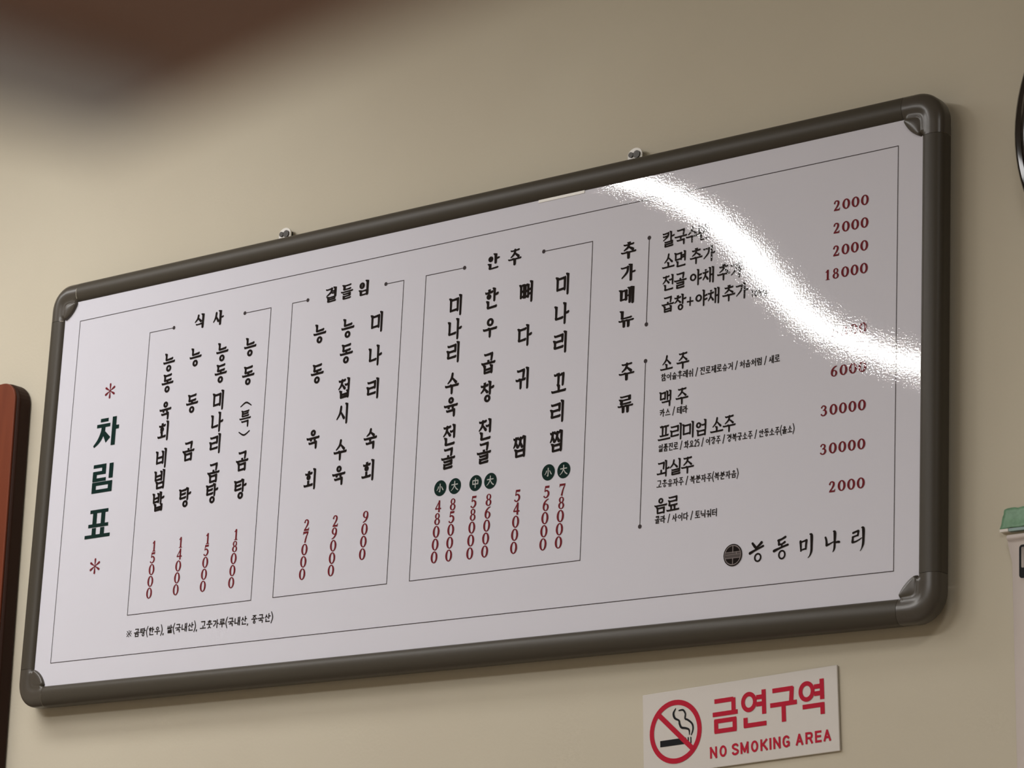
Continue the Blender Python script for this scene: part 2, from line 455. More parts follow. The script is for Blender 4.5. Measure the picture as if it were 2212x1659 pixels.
# -------- numerals, bold roman with lining figures, unit box 0..1
def digit(ink, d, cx, cy, w, h, t=.27):
    T = t * w
    X = lambda x, y: (cx + (x - .5) * w, cy + (y - .5) * h)
    P = lambda x, y, k=1.0: (*X(x, y), T * k)
    x0 = cx - w / 2; y0 = cy - h / 2
    if d == '0':
        ink.ring(cx, cy, w * .5, h * .5, w * .5 - T, h * .5 - T * .42, 26, 0, 0)
    elif d == '1':
        ink.seg(X(.54, .98), X(.54, .03), T * 1.05)
        ink.poly([X(.20, .80), X(.60, 1.0), X(.60, .86), X(.24, .70)])
        ink.poly([X(.22, .0), X(.86, .0), X(.84, .06), X(.54, .10), X(.24, .06)])
    elif d == '2':
        ink.path([P(.14, .74, .8), P(.24, .90, .62), P(.48, .955, .55), P(.72, .84, .95), P(.70, .60, 1.0), P(.46, .33, .7), P(.16, .10, .5)], 5)
        ink.poly([X(.04, .0), X(.92, .0), X(.99, .26), X(.90, .26), X(.82, .15), X(.12, .15)])
    elif d == '3':
        ink.path([P(.12, .80, .7), P(.28, .94, .5), P(.56, .93, .6), P(.72, .78, .95), P(.60, .60, .7), P(.36, .54, .35)], 5)
        ink.path([P(.36, .54, .35), P(.68, .50, .7), P(.80, .28, 1.05), P(.60, .08, .7), P(.28, .05, .5), P(.10, .16, .75)], 5)
    elif d == '4':
        ink.seg(X(.66, 1.0), X(.66, .0), T * 1.0)
        ink.seg(X(.70, .97), X(.05, .33), T * .50)
        ink.seg(X(.0, .30), X(1.0, .30), T * .62)
    elif d == '5':
        ink.poly([X(.22, 1.0), X(.92, 1.0), X(.86, .82), X(.26, .82)])
        ink.seg(X(.27, .98), X(.18, .52), T * .5)
        ink.path([P(.20, .55, .45), P(.48, .62, .65), P(.76, .47, 1.0), P(.76, .24, 1.0), P(.50, .06, .62), P(.24, .05, .5), P(.10, .14, .8)], 5)
    elif d in '69':
        s = 1 if d == '6' else -1
        def Q(x, y, k): return P(.5 + s * (x - .5), .5 + s * (y - .5), k)
        ink.ring(cx, cy + s * (.31 - .5) * h, w * .48, h * .31, w * .48 - T, h * .31 - T * .42, 22)
        ink.path([Q(.88, .97, .4), Q(.52, .86, .7), Q(.22, .60, 1.0), Q(.15, .33, 1.0)], 5)
    elif d == '7':
        ink.poly([X(.06, 1.0), X(.98, 1.0), X(.96, .84), X(.14, .82), X(.07, .72), X(.02, .72)])
        ink.path([P(.90, .88, .55), P(.62, .50, .75), P(.42, .02, 1.0)], 4, caps=False)
    elif d == '8':
        ink.ring(cx, cy + .25 * h, w * .40, h * .255, w * .40 - T * .85, h * .255 - T * .42, 20)
        ink.ring(cx, cy - .22 * h, w * .47, h * .285, w * .47 - T * .95, h * .285 - T * .42, 22)

# -------- plain capitals and marks
CAP = {
 'N': [((0, 0), (0, 1)), ((0, 1), (1, 0)), ((1, 0), (1, 1))], 'O': 'O',
 'M': [((0, 0), (0, 1)), ((0, 1), (.5, .1)), ((.5, .1), (1, 1)), ((1, 1), (1, 0))],
 'K': [((0, 0), (0, 1)), ((.02, .38), (.95, 1)), ((.32, .58), (1, 0))], 'I': [((.5, 0), (.5, 1))],
 'A': [((0, 0), (.5, 1)), ((.5, 1), (1, 0)), ((.2, .3), (.8, .3))],
 'E': [((0, 0), (0, 1)), ((0, 1), (1, 1)), ((0, .52), (.9, .52)), ((0, 0), (1, 0))],
}
def capital(ink, c, cx, cy, w, h, t):
    X = lambda p: (cx + (p[0] - .5) * w, cy + (p[1] - .5) * h)
    if c == 'O':
        ink.ring(cx, cy, w * .5 + t / 2, h * .5 + t / 2, w * .5 - t / 2, h * .5 - t / 2, 24); return
    if c == 'S':
        ink.path([(*X(p), t) for p in [(1, .80), (.82, .97), (.5, 1.02), (.12, .92), (.04, .74), (.3, .57), (.7, .45), (1, .28), (.88, .08), (.5, -.02), (.15, .04), (0, .22)]], 4, caps=False); return
    if c == 'G':
        ink.path([(*X(p), t) for p in [(1, .78), (.82, .96), (.5, 1.02), (.12, .85), (0, .5), (.12, .15), (.5, -.02), (.82, .06), (.98, .2), (1, .42)]], 4, caps=False)
        ink.seg(X((.52, .44)), X((1.05, .44)), t * .95); ink.seg(X((1, .44)), X((1, -.04)), t * .8); return
    if c == 'R':
        ink.seg(X((0, 0)), X((0, 1)), t, e0=t / 2, e1=t / 2)
        ink.seg(X((0, 1)), X((.6, 1)), t); ink.seg(X((0, .48)), X((.6, .48)), t)
        ink.path([(*X(p), t) for p in [(.55, 1), (.88, .95), (.98, .74), (.88, .53), (.55, .48)]], 4, caps=False)
        ink.seg(X((.62, .48)), X((.98, 0)), t, e1=t / 2); return
    for a, b in CAP[c]:
        ink.seg(X(a), X(b), t, e0=t / 2 if a[0] != .5 or c == 'I' else t / 3, e1=t / 2 if b[0] != .5 or c == 'I' else t / 3)

def small_text(ink, text, u0, u1, vc, h, t, style='small'):
    """one line of condensed sans lettering stretched from u0 to u1"""
    adv = {' ': .32, '/': .45, '(': .36, ')': .36, ',': .30, '※': .95, '1': .5, '2': .55, '5': .55, '0': .55}
    tot = sum(adv.get(c, 1.0) for c in text)
    k = (u1 - u0) / tot
    x = u0
    for c in text:
        a = adv.get(c, 1.0) * k
        cx = x + a / 2
        if '가' <= c <= '힣':
            draw_syll(ink, c, cx, vc, a * .84 - t * .3, h - t, style, t * 1.05, t * .9)
        elif c == '/': ink.seg((cx - k * .16, vc - h * .55), (cx + k * .16, vc + h * .55), t)
        elif c in '()':
            s = -1 if c == '(' else 1
            ink.path([(cx - s * k * .10, vc + h * .62, t * .8), (cx + s * k * .10, vc, t), (cx - s * k * .10, vc - h * .62, t * .8)], 5)
        elif c == ',': ink.seg((cx, vc - h * .38), (cx - k * .08, vc - h * .62), t * 1.1)
        elif c == '※':
            ink.seg((cx - k * .35, vc - h * .32), (cx + k * .35, vc + h * .32), t * .8); ink.seg((cx - k * .35, vc + h * .32), (cx + k * .35, vc - h * .32), t * .8)
            for dx, dy in ((.34, 0), (-.34, 0), (0, .32), (0, -.32)): ink.disc(cx + dx * k, vc + dy * h, t * .55)
        elif c.isdigit(): plain_digit(ink, c, cx, vc, a * .72, h * .86, t)
        x += a

def plain_digit(ink, c, cx, cy, w, h, t):
    X = lambda x, y: (cx + (x - .5) * w, cy + (y - .5) * h, t)
    if c == '0': ink.ring(cx, cy, w * .5, h * .5, w * .5 - t, h * .5 - t, 18)
    elif c == '1': ink.seg(X(.6, 1)[:2], X(.6, 0)[:2], t); ink.seg(X(.2, .78)[:2], X(.6, 1)[:2], t * .8)
    elif c == '2': ink.path([X(.08, .78), X(.5, .98), X(.9, .72), X(.6, .4), X(.05, .04)], 4, caps=False); ink.seg(X(.0, .04)[:2], X(1, .04)[:2], t)
    elif c == '5':
        ink.seg(X(.15, .96)[:2], X(.9, .96)[:2], t); ink.seg(X(.18, 1)[:2], X(.12, .52)[:2], t)
        ink.path([X(.12, .52), X(.55, .62), X(.9, .35), (X(.55, .02)), X(.05, .1)], 4, caps=False)

# ================================================================== the menu board
board = thing('menu_board', 'large white menu board with bronze rounded frame, Korean lettering and red prices', 'menu board', (0.6, 0.0, ZB - 0.055))
XI0, XI1, ZI0, ZI1 = -0.028, 1.228, -0.0275, 0.4585
AW, DP, EC, YB = 0.0126, 0.008, 0.002, 0.012      # rail half width, half depth, centre, back

# sheet: fine grid with a gentle bow
nx, nz = 60, 24
v, f = [], []
for j in range(nz + 1):
    for i in range(nx + 1):
        x = XI0 - .004 + (XI1 - XI0 + .008) * i / nx; z = ZI0 - .004 + (ZI1 - ZI0 + .008) * j / nz
        v.append((x, 0.0, z + ZB))
for j in range(nz):
    for i in range(nx):
        a = j * (nx + 1) + i
        f.append((a, a + 1, a + nx + 2, a + nx + 1))
sheet = obj('printed_sheet', v, f, SHEET, board, label='glossy white laminated sheet printed with the menu')
obj('backing_board', *box_vf(XI0 - .006, 0.0015, ZB + ZI0 - .006, XI1 + .006, 0.010, ZB + ZI1 + .006), BACK, board)

obj('sheet_edge', *box_vf(.737, -.0006, ZB + .4560, .801, -.0001, ZB + .4592), ZINC, board, label='thin white strip of sheet edge under the top rail')

# rails: elliptical front, straight back
def profile(n=12):
    """(offset from inner edge towards outside 0..2AW, y)"""
    pts = [(0.0, YB), (0.0, EC)]
    for k in range(1, n):
        a = math.pi * k / n
        pts.append((AW - AW * math.cos(a), EC - DP * math.sin(a)))
    pts += [(2 * AW, EC), (2 * AW, YB)]
    return pts
PR = profile(16)
CL = 0.0215   # how far the corner pieces reach along each rail from the inner corner
def rail(p, q, out):
    v, f = [], []
    n = len(PR)
    for e in (p, q):
        for d, y in PR: v.append((e[0] + out[0] * d, y, e[1] + out[1] * d + ZB))
    for k in range(n): f.append((k, (k + 1) % n, n + (k + 1) % n, n + k))
    f += [tuple(range(n - 1, -1, -1)), tuple(range(n, 2 * n))]
    return v, f
g = 0.0004
r_top = obj('frame_rail', *rail((XI0 + CL + g, ZI1), (XI1 - CL - g, ZI1), (0, 1)), FRAME, board, smooth=True)
r_bot = obj('frame_rail', *rail((XI0 + CL + g, ZI0), (XI1 - CL - g, ZI0), (0, -1)), FRAME, board, smooth=True)
r_l = obj('frame_rail', *rail((XI0, ZI0 + CL + g), (XI0, ZI1 - CL - g), (-1, 0)), FRAME, board, smooth=True)
r_r = obj('frame_rail', *rail((XI1, ZI0 + CL + g), (XI1, ZI1 - CL - g), (1, 0)), FRAME, board, smooth=True)
for r in (r_top, r_bot, r_l, r_r):
    md = r.modifiers.new('edges', 'EDGE_SPLIT'); md.split_angle = math.radians(50)

def corner(px, pz, sx, sz):
    """moulded corner; inner corner of the opening at (px,pz), (sx,sz) points outwards"""
    R = 0.031
    n, v, f = 24, [], []
    W2 = 2 * AW
    outer, inner, lobe = [], [], []
    for i in range(n + 1):
        t = i / n
        # local axes: a along x outwards, b along z outwards, origin inner corner
        s0 = -CL; c0 = W2 - R
        Ls = c0 - s0; La = R * math.pi / 2; T = 2 * Ls + La; d = t * T
        if d < Ls: o = (s0 + d, W2)
        elif d < Ls + La:
            an = math.pi / 2 - (d - Ls) / R
            o = (c0 + R * math.cos(an), c0 + R * math.sin(an))
        else: o = (W2, c0 - (d - Ls - La))
        outer.append(o)
        an2 = math.pi - (math.pi / 2 - 0) * 0
        # groove line = inner edge of the tube: runs to the inner corner, slightly rounded
        r2 = 0.006
        Li = CL - r2; Ti = 2 * Li + r2 * math.pi / 2; di = t * Ti
        if di < Li: q = (-CL + di, 0.0)
        elif di < Li + r2 * math.pi / 2:
            a3 = math.pi / 2 - (di - Li) / r2
            q = (-r2 + r2 * math.cos(a3), -r2 + r2 * math.sin(a3))
        else: q = (0.0, -r2 - (di - Li - r2 * math.pi / 2))
        inner.append(q)
        # lobe edge: bulge from (-CL,0) to (0,-CL)
        a4 = math.pi * .5 * t
        m = math.sin(math.pi * t)
        lx = -CL * math.cos(a4) ** 1.0 - 0.0; lz = -CL * math.sin(a4)
        base = (-CL * (1 - t), -CL * t)
        lobe.append((base[0] + (lx - base[0]) * .6, base[1] + (lz - base[1]) * .6))
    cols = []
    for i in range(n + 1):
        o, q, l = outer[i], inner[i], lobe[i]
        m = math.sin(math.pi * i / n)
        col = [(o[0], YB, o[1]), (o[0], EC, o[1])]
        for k in range(1, 14):
            a = math.pi * k / 14
            s = (1 - math.cos(a)) / 2
            y = EC - DP * math.sin(a)
            if s > .5: y = min(y, EC + (-0.0040 - EC) * min(1, m * 3))
            col.append((o[0] + (q[0] - o[0]) * s, y, o[1] + (q[1] - o[1]) * s))
        # groove then lobe
        gy = EC + (-0.0038 - EC) * min(1, m * 3)
        col.append((q[0], gy, q[1]))
        for s, y in ((.12, -.0041), (.35, -.0046), (.65, -.0046), (.85, -.0040), (.96, -.0030), (1.0, -.0014), (1.0, .0008)):
            yy = EC + (y - EC) * min(1, m * 3)
            col.append((q[0] + (l[0] - q[0]) * s, yy, q[1] + (l[1] - q[1]) * s))
        cols.append(col)
    k = len(cols[0])
    for c in cols:
        for a, y, b in c: v.append((px + sx * a, y, pz + sz * b + ZB))
    for i in range(n):
        for j in range(k - 1):
            q = (i * k + j, i * k + j + 1, (i + 1) * k + j + 1, (i + 1) * k + j)
            f.append(q if sx * sz < 0 else q[::-1])
    o = obj('frame_corner', v, f, CORNER, board, smooth=True, label='glossy plastic corner piece' )
    return o
for px, sx in ((XI0, -1), (XI1, 1)):
    for pz, sz in ((ZI0, -1), (ZI1, 1)):
        corner(px, pz, sx, sz)

# hangers on the upper edge, screwed to the wall
def hanger(x):
    z = ZB + 0.4965
    pts = []
    for k in range(13):
        a = math.pi * k / 12
        pts.append((x + .0095 * math.cos(a), z - .001 + .0075 * math.sin(a)))
    pts = pts + [(x - .0095, z - .030), (x + .0095, z - .030)]
    o = obj('hanger_plate', *prism_y(pts[::-1] if False else pts, 0.0175, 0.0195), ZINC, board, label='small white metal hanging tab')
    for dx, dz, r in ((-.0048, 0.001, .0031), (.0030, .0005, .0044)):
        c = [(x + dx + r * math.cos(2 * math.pi * k / 14), z + dz - .002 + r * math.sin(2 * math.pi * k / 14)) for k in range(14)]
        obj('screw', *prism_y(c, 0.0160, 0.0176), DARKM, o)
    obj('spacer', *box_vf(x - .005, 0.0195, z - .006, x + .005, YW, z + .003), DARKM, o)
hanger(0.3311); hanger(0.8542)

# ------------------------------------------------------------------ printed lines
def line_ink(name, pts, w=0.75, dots=(), m=INK_LINE):
    k = Ink()
    for a, b in zip(pts, pts[1:]): k.seg(a, b, w, e0=w / 2, e1=w / 2)
    for d in dots: k.disc(d[0], d[1], 2.3, n=18)
    return k.build(name, m, sheet)
line_ink('border_line', [(0, 0), (1200, 0), (1200, 432.8), (0, 432.8), (0, 0)])
for a, b, c, d in ((129.2, 171.1, 291.3, 334.5), (369.3, 393.9, 516.0, 543.4), (576.8, 633.7, 747.2, 814.8)):
    line_ink('section_box', [(b, 398.5), (a, 398.5), (a, 48.0), (d, 48.0), (d, 398.5), (c, 398.5)], .75, [(b, 398.5), (c, 398.5)])
line_ink('divider_line', [(891.3, 389.4), (891.3, 293.7)], .8, [(891.3, 389.4), (891.3, 293.7)])
line_ink('divider_line', [(891.9, 253.6), (891.9, 76.1)], .8, [(891.9, 253.6), (891.9, 76.1)])

# ------------------------------------------------------------------ title, headings, dishes, prices
def title_glyphs():
    done = lambda: k.build('title_lettering', INK_GREEN, sheet, label='dark green title lettering')
    V, Hh = 7.2, 4.4
    def G(cx, cy, w=42, h=36):
        return lambda x, y: (cx + (x - .5) * w, cy + (y - .5) * h)
    k = Ink(); X = G(66.4, 281.5)            # cha
    k.seg(X(.20, .93), X(.53, .93), Hh)
    k.seg(X(.06, .74), X(.62, .74), Hh)
    k.path([(*X(.34, .72), V * .95), (*X(.32, .50), V), (*X(.18, .22), V * .8), (*X(-.02, .03), V * .42)], 5, caps=False)
    k.poly([X(.30, .50), X(.44, .52), X(.66, .30), X(.48, .12)])
    k.seg(X(.79, 1.0), X(.79, -.0), V); k.seg(X(.80, .62), X(1.0, .62), Hh * 1.1)
    done(); k = Ink(); X = G(65.5, 223.6)                      # rim
    k.seg(X(.08, .93), X(.62, .93), Hh); k.seg(X(.535, .98), X(.535, .64), V); k.seg(X(.08, .69), X(.62, .69), Hh)
    k.seg(X(.16, .74), X(.16, .40), V); k.seg(X(.08, .45), X(.64, .45), Hh)
    k.seg(X(.84, .98), X(.84, .46), V)
    k.seg(X(.16, .36), X(.16, .0), V); k.seg(X(.84, .36), X(.84, .0), V); k.seg(X(.08, .31), X(.92, .31), Hh); k.seg(X(.08, .05), X(.92, .05), Hh)
    done(); k = Ink(); X = G(64.8, 167.0)                      # pyo
    k.seg(X(.12, .92), X(.88, .92), Hh); k.seg(X(.08, .43), X(.92, .43), Hh)
    k.seg(X(.33, .92), X(.33, .43), V); k.seg(X(.68, .92), X(.68, .43), V)
    k.seg(X(-.04, .06), X(1.02, .06), Hh); k.seg(X(.33, .35), X(.33, .06), V); k.seg(X(.68, .35), X(.68, .06), V); done()
title_glyphs()
for cx, cy in ((66, 333.5), (65, 113.8)):
    k = Ink()
    for q in range(6):
        a = math.pi / 2 + q * math.pi / 3
        k.path([(cx + 1.0 * math.cos(a), cy + 1.0 * math.sin(a), .8), (cx + 5.2 * math.cos(a), cy + 5.2 * math.sin(a), 2.2), (cx + 8.4 * math.cos(a), cy + 8.4 * math.sin(a), 2.9)], 4)
    k.disc(cx, cy, 1.1)
    k.build('asterisk', INK_RED, sheet, label='dark red asterisk')

def heading(chars, w=15.5, h=16.5):
    for c, u, vv in chars:
        k = Ink(); draw_syll(k, c, u, vv, w, h, 'head', 4.2, 2.0)
        k.build('heading_lettering', INK, sheet)
heading([('식', 214.9, 399.8), ('사', 246.5, 399.4)])
heading([('곁', 431, 398.9), ('들', 455.6, 398.9), ('임', 481.6, 398.9)])
heading([('안', 675, 398.6), ('주', 706.2, 398.6)])
heading([('추', 864.2, 380), ('가', 864.2, 354.9), ('메', 864.2, 329.6), ('뉴', 864.2, 304)], 17, 17)
heading([('주', 867.3, 245.3), ('류', 867.3, 210.1)], 17, 17)

def column(chars, u, vs, w=17.2, h=21.6):
    for c, vv in zip(chars, vs):
        k = Ink()
        if c == '(': k.path([(u - 8.5, vv - 2.2, 1.4), (u, vv + 2.0, 2.1), (u + 8.5, vv - 2.2, 1.4)], 6)
        elif c == ')': k.path([(u - 8.5, vv + 2.2, 1.4), (u, vv - 2.0, 2.1), (u + 8.5, vv + 2.2, 1.4)], 6)
        elif c == '특': draw_syll(k, c, u, vv, w * .95, h * .86, 'menu', 2.7, 2.2)
        else: draw_syll(k, c, u, vv, w, h, 'menu')
        k.build('dish_lettering', INK, sheet)
def price_col(txt, u, v0=127.9, pitch=14.2, w=9.6, h=13.3):
    k = Ink()
    for i, c in enumerate(txt): digit(k, c, u + 1.0 - .55 * i, v0 - pitch * i, w * (.88 if c != '0' else 1.0), h)
    k.build('price_lettering', INK_RED, sheet)
column('능동육회비빔밥', 167.2, [355, 328.8, 295.4, 269.5, 235.7, 209.5, 182.2]); price_col('15000', 165.2, 128.5)
column('능동곰탕', 212.6, [355, 297.4, 238.8, 182.2]); price_col('14000', 210.3, 128.5)
column('능동미나리곰탕', 257.7, [355, 328.4, 295.6, 268.9, 242.5, 207.0, 182]); price_col('15000', 255.3, 128.5)
column('능동(특)곰탕', 304.2, [354.5, 319.4, 285, 267.2, 249.5, 215.8, 182]); price_col('18000', 301.8, 128.5)
column('능동육회', 416.6, [354, 305.8, 228.6, 181]); price_col('27000', 414.6)
column('능동접시수육', 460.6, [354, 323.6, 282.6, 252.6, 210.2, 181]); price_col('29000', 459.0)
column('미나리숙회', 506.0, [354.6, 315.1, 276.1, 217.4, 181]); price_col('9000', 504.9)
column('미나리수육전골', 624.0, [356, 328.5, 301.6, 265.9, 239.6, 206.6, 180.3]); price_col('48000', 612.4); price_col('85000', 633.4)
column('한우곱창전골', 675.3, [355.8, 323.4, 281.7, 249.2, 206.4, 180.3]); price_col('58000', 663.4, 127.3); price_col('86000', 684.4, 127.3)
column('뼈다귀찜', 725.5, [355.6, 306.1, 257.6, 181]); price_col('54000', 724.8, 127.3)
column('미나리꼬리찜', 776.2, [356, 323.1, 290.8, 244.7, 213.9, 181]); price_col('56000', 765.0, 127.0); price_col('78000', 786.0, 127.0)

# size badges with small, medium and large signs
WHITE = glossy_print('badge_white_print', (0.50, 0.52, 0.50))
def badge(u, kind, vv=148.2):
    k = Ink(); k.disc(u, vv, 8.8, 8.9, 32)
    b = k.build('size_badge', INK_GREEN, sheet, label='dark green round badge with a white sign')
    k = Ink(depth=0.0003)
    w = 1.25
    if kind == 'small':
        k.seg((u, vv + 5.0), (u, vv - 4.2), w * 1.1); k.seg((u, vv - 4.4), (u - 1.6, vv - 3.4), w * .8)
        k.path([(u - 2.2, vv + 1.6, w), (u - 2.8, vv - .4, w * .9), (u - 4.4, vv - 2.4, w * .5)], 3)
        k.path([(u + 2.0, vv + 1.6, w * .7), (u + 3.2, vv - .4, w), (u + 4.6, vv - 2.4, w * .9)], 3)
    elif kind == 'large':
        k.seg((u - 4.6, vv + 1.6), (u + 4.6, vv + 1.9), w)
        k.path([(u, vv + 5.2, w * 1.1), (u - .3, vv + .8, w * 1.1), (u - 2.0, vv - 2.4, w * .9), (u - 4.6, vv - 4.8, w * .5)], 4)
        k.path([(u + .2, vv + 1.0, w * .6), (u + 2.0, vv - 2.4, w), (u + 4.9, vv - 4.6, w * 1.1)], 4)
    else:
        k.seg((u - 3.6, vv + 2.8), (u + 3.6, vv + 2.8), w); k.seg((u - 3.6, vv - 1.2), (u + 3.6, vv - 1.2), w)
        k.seg((u - 3.6, vv + 3.2), (u - 3.6, vv - 1.8), w); k.seg((u + 3.6, vv + 3.2), (u + 3.6, vv - 1.8), w)
        k.seg((u, vv + 5.4), (u, vv - 5.6), w)
    fr = k.build('badge_sign', WHITE, board)
for u, kd in ((614.9, 'small'), (635.9, 'large'), (665.6, 'medium'), (686.6, 'large'), (767.0, 'small'), (788.0, 'large')):
    badge(u, kd)

# right hand list
def row(chars, us, vv, w=14.2, h=15.8):
    k = Ink()
    for c, u in zip(chars, us):
        if c == '+': k.seg((u - 4.2, vv - 1), (u + 4.2, vv - 1), 1.6); k.seg((u, vv + 4), (u, vv - 6), 1.7)
        else: draw_syll(k, c, u, vv, w, h, 'menu', 2.35, 1.9)
    k.build('dish_lettering', INK, sheet)
row('칼국수면', [916.6, 932.8, 947.6, 963.0], 383.2)
row('소면추가', [917.6, 933.4, 953.6, 970.0], 358.6)
row('전골야채추가', [918.2, 934.0, 953.6, 970.0, 989.4, 1005.8], 335.0)
row('곱창+야채추가', [918.6, 934.4, 947.6, 961.6, 977.6, 996.8, 1013.0], 311.2)
k = Ink()
for i, c in enumerate('100'): plain_digit(k, c, 1026.0 + 4.9 * i, 306.2, 3.6, 7.6, 1.05)
gx, gy = 1041.0, 305.6
k.ring(gx, gy, 2.3, 2.5, 1.2, 1.4, 16); k.path([(gx + 2.0, gy + 2.6, 1.1), (gx + 2.0, gy - 3.4, 1.1), (gx, gy - 5.0, 1.0), (gx - 2, gy - 4.4, 1.0)], 4, caps=False)
k.build('note_lettering', INK, sheet)
row('소주', [919.6, 940.6], 247.0); row('맥주', [919.8, 940.8], 208.8)
row('프리미엄소주', [919.4, 935.2, 950.6, 966.2, 986.2, 1001.6], 171.6)
row('과실주', [919.6, 935.2, 950.6], 134.2); row('음료', [918.0, 933.6], 95.2)

def note(text, u0, u1, vv, h=8.6, t=.95):
    k = Ink(); small_text(k, text, u0, u1, vv, h, t); k.build('note_lettering', INK, sheet)
note('참이슬후레쉬 / 진로제로슈거 / 처음처럼 / 새로', 912.6, 1062.6, 232.4)
note('카스 / 테라', 912.4, 948.9, 194.3)
note('일품진로 / 화요25 / 이강주 / 경복궁소주 / 안동소주(올소)', 912.2, 1082.0, 156.5)
note('고흥유자주 / 복분자주(복분자음)', 911.6, 1015.0, 118.3)
note('콜라 / 사이다 / 토닉워터', 910.8, 990.0, 80.8)
note('※ 곰탕(한우), 쌀(국내산), 고춧가루(국내산, 중국산)', 129.9, 372.1, 25.2, 10.4, 1.25)

def price_row(txt, vv, u1=1161.3, pitch=11.1, w=9.2, h=11.0):
    k = Ink()
    n = len(txt)
    for i, c in enumerate(txt):
        u = u1 - pitch * (n - 1 - i) + (1.2 if c == '1' else 0)
        digit(k, c, u, vv, w * (.84 if c != '0' else 1.0), h, .29)
    k.build('price_lettering', INK_RED, sheet)
for txt, vv in (('2000', 382.9), ('2000', 359.0), ('2000', 335.0), ('18000', 311.2), ('5000', 249.5), ('6000', 209.3), ('30000', 170.2), ('30000', 130.7), ('2000', 91.4)):
    price_row(txt, vv)

# shop lettering with round emblem, brush script
u, vv = 1010.6, 34.3
k = Ink(); k.disc(u, vv, 11.3, 11.4, 36)
emb = k.build('emblem', INK_GREY, sheet, label='small round black and grey emblem')
k = Ink(depth=.0003)
k.ring(u, vv, 11.3, 11.4, 10.2, 10.3, 36)
def sector(r, a0, a1, cut):
    pts = [(u + r * math.cos(a0 + (a1 - a0) * i / 10), vv + r * math.sin(a0 + (a1 - a0) * i / 10)) for i in range(11)]
    return pts + [cut]
for sx, sz in ((-1, 1), (1, 1), (-1, -1), (1, -1)):
    pts = []
    for i in range(9):
        a = math.radians(24 + (84 - 24) * i / 8)
        pts.append((u + sx * 9.0 * math.cos(a), vv + sz * 9.0 * math.sin(a)))
    pts.append((u + sx * .7, vv + sz * 3.7))
    k.poly(pts)
k.build('emblem_detail', INK, board)
k = Ink(depth=.0003)
for z in (3.0, -3.0): k.seg((u - 9.4, vv + z), (u + 9.4, vv + z), .5)
k.seg((u, vv + 9.5), (u, vv + 2.2), .8); k.seg((u, vv - 9.5), (u, vv - 3), .8)
k.ring(u, vv, 10.2, 10.3, 9.5, 9.6, 36)
k.seg((u - 9, vv + .4), (u + 9, vv + .6), .35); k.seg((u + 4.4, vv + 3.4), (u + 4.4, vv + .6), .7)
k.build('emblem_detail', INK_GREY.copy(), board)
bpy.data.materials[-1].name = 'emblem_line_print'
for m_ in bpy.data.materials:
    if m_.name.startswith('grey_print.'):
        m_.node_tree.nodes['Principled BSDF'].inputs['Base Color'].default_value = (.30, .26, .26, 1)

def script_glyph(ink, ch, cx, cy, s=10.0):
    P = lambda *a: [(cx + x * s, cy + y * s, w * s * 1.18) for x, y, w in a]
    q = ink.path
    if ch == '능':
        q(P((-.52, 1.0, .22), (-.20, .62, .26), (-.05, .48, .24))); q(P((-.08, .48, .16), (.30, .74, .22), (.60, 1.0, .26)))
        q(P((-.82, .0, .26), (-.30, .22, .20), (.20, .40, .18), (.80, .62, .20))); ink.ring(cx + .16 * s, cy - .52 * s, .46 * s, .48 * s, .27 * s, .30 * s, 22)
    if ch == '동':
        q(P((-.35, .98, .22), (.10, 1.10, .18), (.50, 1.28, .22))); q(P((-.28, .95, .20), (-.26, .55, .22))); q(P((-.26, .56, .18), (.10, .58, .16), (.45, .76, .2)))
        q(P((.10, .55, .16), (.08, .30, .18))); q(P((-.85, -.05, .26), (-.30, .14, .20), (.30, .32, .18), (.82, .45, .20))); ink.ring(cx + .12 * s, cy - .52 * s, .46 * s, .50 * s, .27 * s, .32 * s, 22)
    if ch == '미':
        q(P((-.72, .62, .22), (-.68, .1, .20), (-.66, -.38, .14))); q(P((-.70, .50, .15), (-.35, .60, .15), (.02, .68, .2))); q(P((.02, .66, .2), (-.05, .2, .2), (-.06, -.22, .16))); q(P((-.62, -.28, .14), (-.08, -.18, .15)))
        q(P((.42, 1.25, .14), (.60, 1.10, .28), (.62, .2, .24), (.60, -.5, .22), (.42, -.95, .12), (.20, -1.15, .05)))
    if ch == '나':
        q(P((-.85, .72, .18), (-.74, .40, .20), (-.70, -.08, .24))); q(P((-.70, -.10, .22), (-.30, .02, .14), (.10, .18, .10)))
        q(P((.10, 1.25, .14), (.26, 1.10, .28), (.26, .2, .22), (.22, -.5, .2), (.05, -.85, .06))); q(P((.28, .08, .14), (.60, .12, .20), (.80, .10, .20)))
    if ch == '리':
        q(P((-.72, .92, .18), (-.40, 1.02, .16), (-.10, 1.08, .2))); q(P((-.10, 1.05, .2), (-.16, .62, .18))); q(P((-.78, .50, .16), (-.45, .58, .15), (-.14, .66, .16))); q(P((-.74, .5, .18), (-.78, .0, .22))); q(P((-.78, -.02, .2), (-.40, .02, .14), (.05, .2, .12), (.3, .34, .07)))
        q(P((.30, 1.38, .14), (.48, 1.24, .28), (.50, .3, .24), (.46, -.3, .22), (.30, -.75, .1), (.14, -.98, .05)))
k = Ink()
for c, uu in zip('능동미나리', (1039.4, 1068.8, 1099.0, 1129.6, 1160.4)): script_glyph(k, c, uu, 34.0 if c != '리' else 33.2, 9.8)
k.build('script_lettering', INK, sheet)

